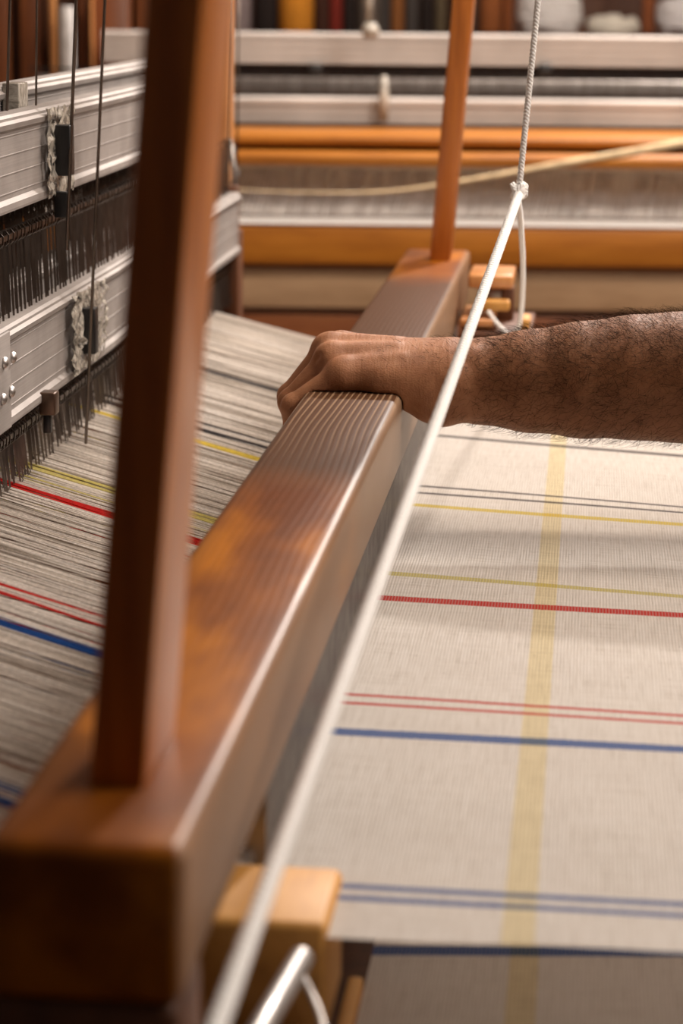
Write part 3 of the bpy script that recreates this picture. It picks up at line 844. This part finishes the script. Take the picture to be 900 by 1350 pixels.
# boards at the left behind the harness
cab = bgthing('wood_cabinet', 'dark brown wooden cabinet of upright boards at the top left behind the shafts', 'cabinet')
DD = 4.3
for px0, px1, mk in ((-60, -22, 'brown'), (-20, 18, 'brown'), (20, 58, 'brown'), (60, 78, 'frame'), (98, 118, 'brown'), (120, 142, 'beam'), (144, 175, 'brown'), (177, 215, 'brown'), (217, 262, 'brown'), (264, 296, 'brown')):
    bgbox('board', cab, mk, px0, -260, px1, 330, DD+(.03 if mk == 'brown' else 0), .03, .004)
bgbox('back_board', cab, 'darkwood', -60, -260, 296, 340, DD+.08, .02, 0)
a = loc_at(89, 60, DD-.05)
t = bgthing('paper_roll', 'white upright roll leaning at the wooden cabinet, top left', 'roll')
bm = lathe(bmesh.new(), [(.010, -.16), (.0125, -.158), (.0125, .066), (.010, .068)], 20, a); obj('roll', bm, MT['white'], t, True)
# yarn cones and boxes on the shelf at the back
SD = 5.3
sh = bgthing('yarn_shelf', 'dark wooden shelf carrying yarn behind the second loom', 'shelf')
bgbox('shelf_board', sh, 'darkwood', 230, 46, 1000, 56, SD-.12, .35)
bgbox('shelf_board', sh, 'darkwood', 230, 170, 1000, 182, SD-.12, .35)
bgbox('back_board', sh, 'darkwood', 230, -300, 1000, 700, SD+.26, .02, 0)
for px in (228, 996): bgbox('side_board', sh, 'brown', px, -300, px+8, 900, SD-.12, .38)
YC_ = {'grey lilac': (.3, .24, .24), 'black': (.03, .022, .02), 'bright orange': (.75, .3, .035), 'dark brown': (.07, .03, .02), 'dark red': (.22, .03, .02), 'charcoal': (.08, .07, .065),
       'russet': (.3, .12, .04), 'taupe': (.16, .13, .11), 'rust brown': (.35, .12, .04), 'white': (.93, .90, .88), 'cream': (.9, .85, .75), 'pale grey': (.85, .84, .86), 'burnt sienna': (.28, .09, .03), 'olive brown': (.13, .10, .06), 'chestnut': (.3, .1, .04)}
items = [(315, 16, 'grey lilac'), (350, 15, 'black'), (390, 23, 'bright orange'), (424, 9, 'dark brown'), (442, 9, 'dark red'), (461, 9, 'black'), (486, 15, 'taupe'), (507, 6, 'charcoal'), (523, 9, 'russet'),
         (542, 9, 'charcoal'), (562, 9, 'black'), (580, 8, 'olive brown'), (599, 9, 'dark brown'), (617, 8, 'charcoal'), (645, 15, 'rust brown'), (668, 7, 'burnt sienna'), (853, 8, 'chestnut')]
def cone_obj(px, hw, cname, h_px=120):
    a = loc_at(px, 46, SD); s = (hw/F)*SD
    t = bgthing('yarn_cone', '%s yarn cone on the back shelf' % cname, 'yarn cone', None)
    hgt = h_px/F*SD
    prof = [(s*.8, .002), (s, .006), (s*.98, hgt*.5), (s*.85, hgt*.9), (s*.6, hgt*.93)]
    bm = lathe(bmesh.new(), prof, 24, a); obj('yarn', bm, yarn_mats[cname], t, True)
    bm = lathe(bmesh.new(), [(s*.35, hgt*.92), (s*.3, hgt*1.05)], 16, a); obj('paper_core', bm, MT['panel'], t, True)
    return t
yarn_mats = {k: plain(k.replace(' ', '_')+'_yarn', v, .95, 0, .001, 200, .2) for k, v in YC_.items()}
seen = {}
order = ['leftmost', 'middle', 'rightmost']
cnts = {c: sum(1 for i in items if i[2] == c) for _, _, c in items}
nb = {i: items[i-1][2] if i else None for i in range(len(items))}
for i, (px, hw, c) in enumerate(items):
    t = cone_obj(px, hw, c)
    if i and cnts[c] > 1: t['label'] = '%s yarn cone on the back shelf, just right of the %s one' % (c, nb[i])
    elif cnts[c] > 1: t['label'] = '%s yarn cone at the left end of the back shelf' % c
# bundles of pale yarn lying folded
for nm, px0, px1, py0, c, lb in (('yarn_ball', 684, 768, -14, 'white', 'large white heap of yarn on the back shelf, left of the cream one'), ('yarn_ball', 774, 846, 22, 'cream', 'low cream coloured yarn skein on the back shelf between two white ones'),
                             ('yarn_ball', 868, 940, -4, 'pale grey', 'pale grey-white yarn heap on the back shelf at the right edge')):
    a, b = loc_at(px0, py0, SD-.05), loc_at(px1, 46, SD-.05)
    cx, cz, rx, rz = (a[0]+b[0])/2, (a[2]+b[2])/2, (b[0]-a[0])/2, (a[2]-b[2])/2
    bm = bmesh.new(); n = 40; R = random.Random(px0)
    for k in range(9):
        f1 = k/8; rr = math.sqrt(max(.05, 1-(2*f1-1)**4))
        pts = [(cx+rx*.86*rr*math.cos(t_)*(1+.03*math.sin(5*t_+k)), SD-.02+.055*rr*math.sin(t_), cz-rz+rz*.12+rz*1.76*f1+.003*math.sin(3*t_+k*2)) for t_ in [2*math.pi*i/n for i in range(n+1)]]
        tube(bm, pts, max(rz*.22, .006), 8)
    box(bm, cx-rx*.8, cx+rx*.8, SD-.06, SD+.02, cz-rz*.95, cz+rz*.9, bev=.01)
    t = bgthing(nm, lb, 'yarn'); obj('yarn', bm, yarn_mats[c], t, True)
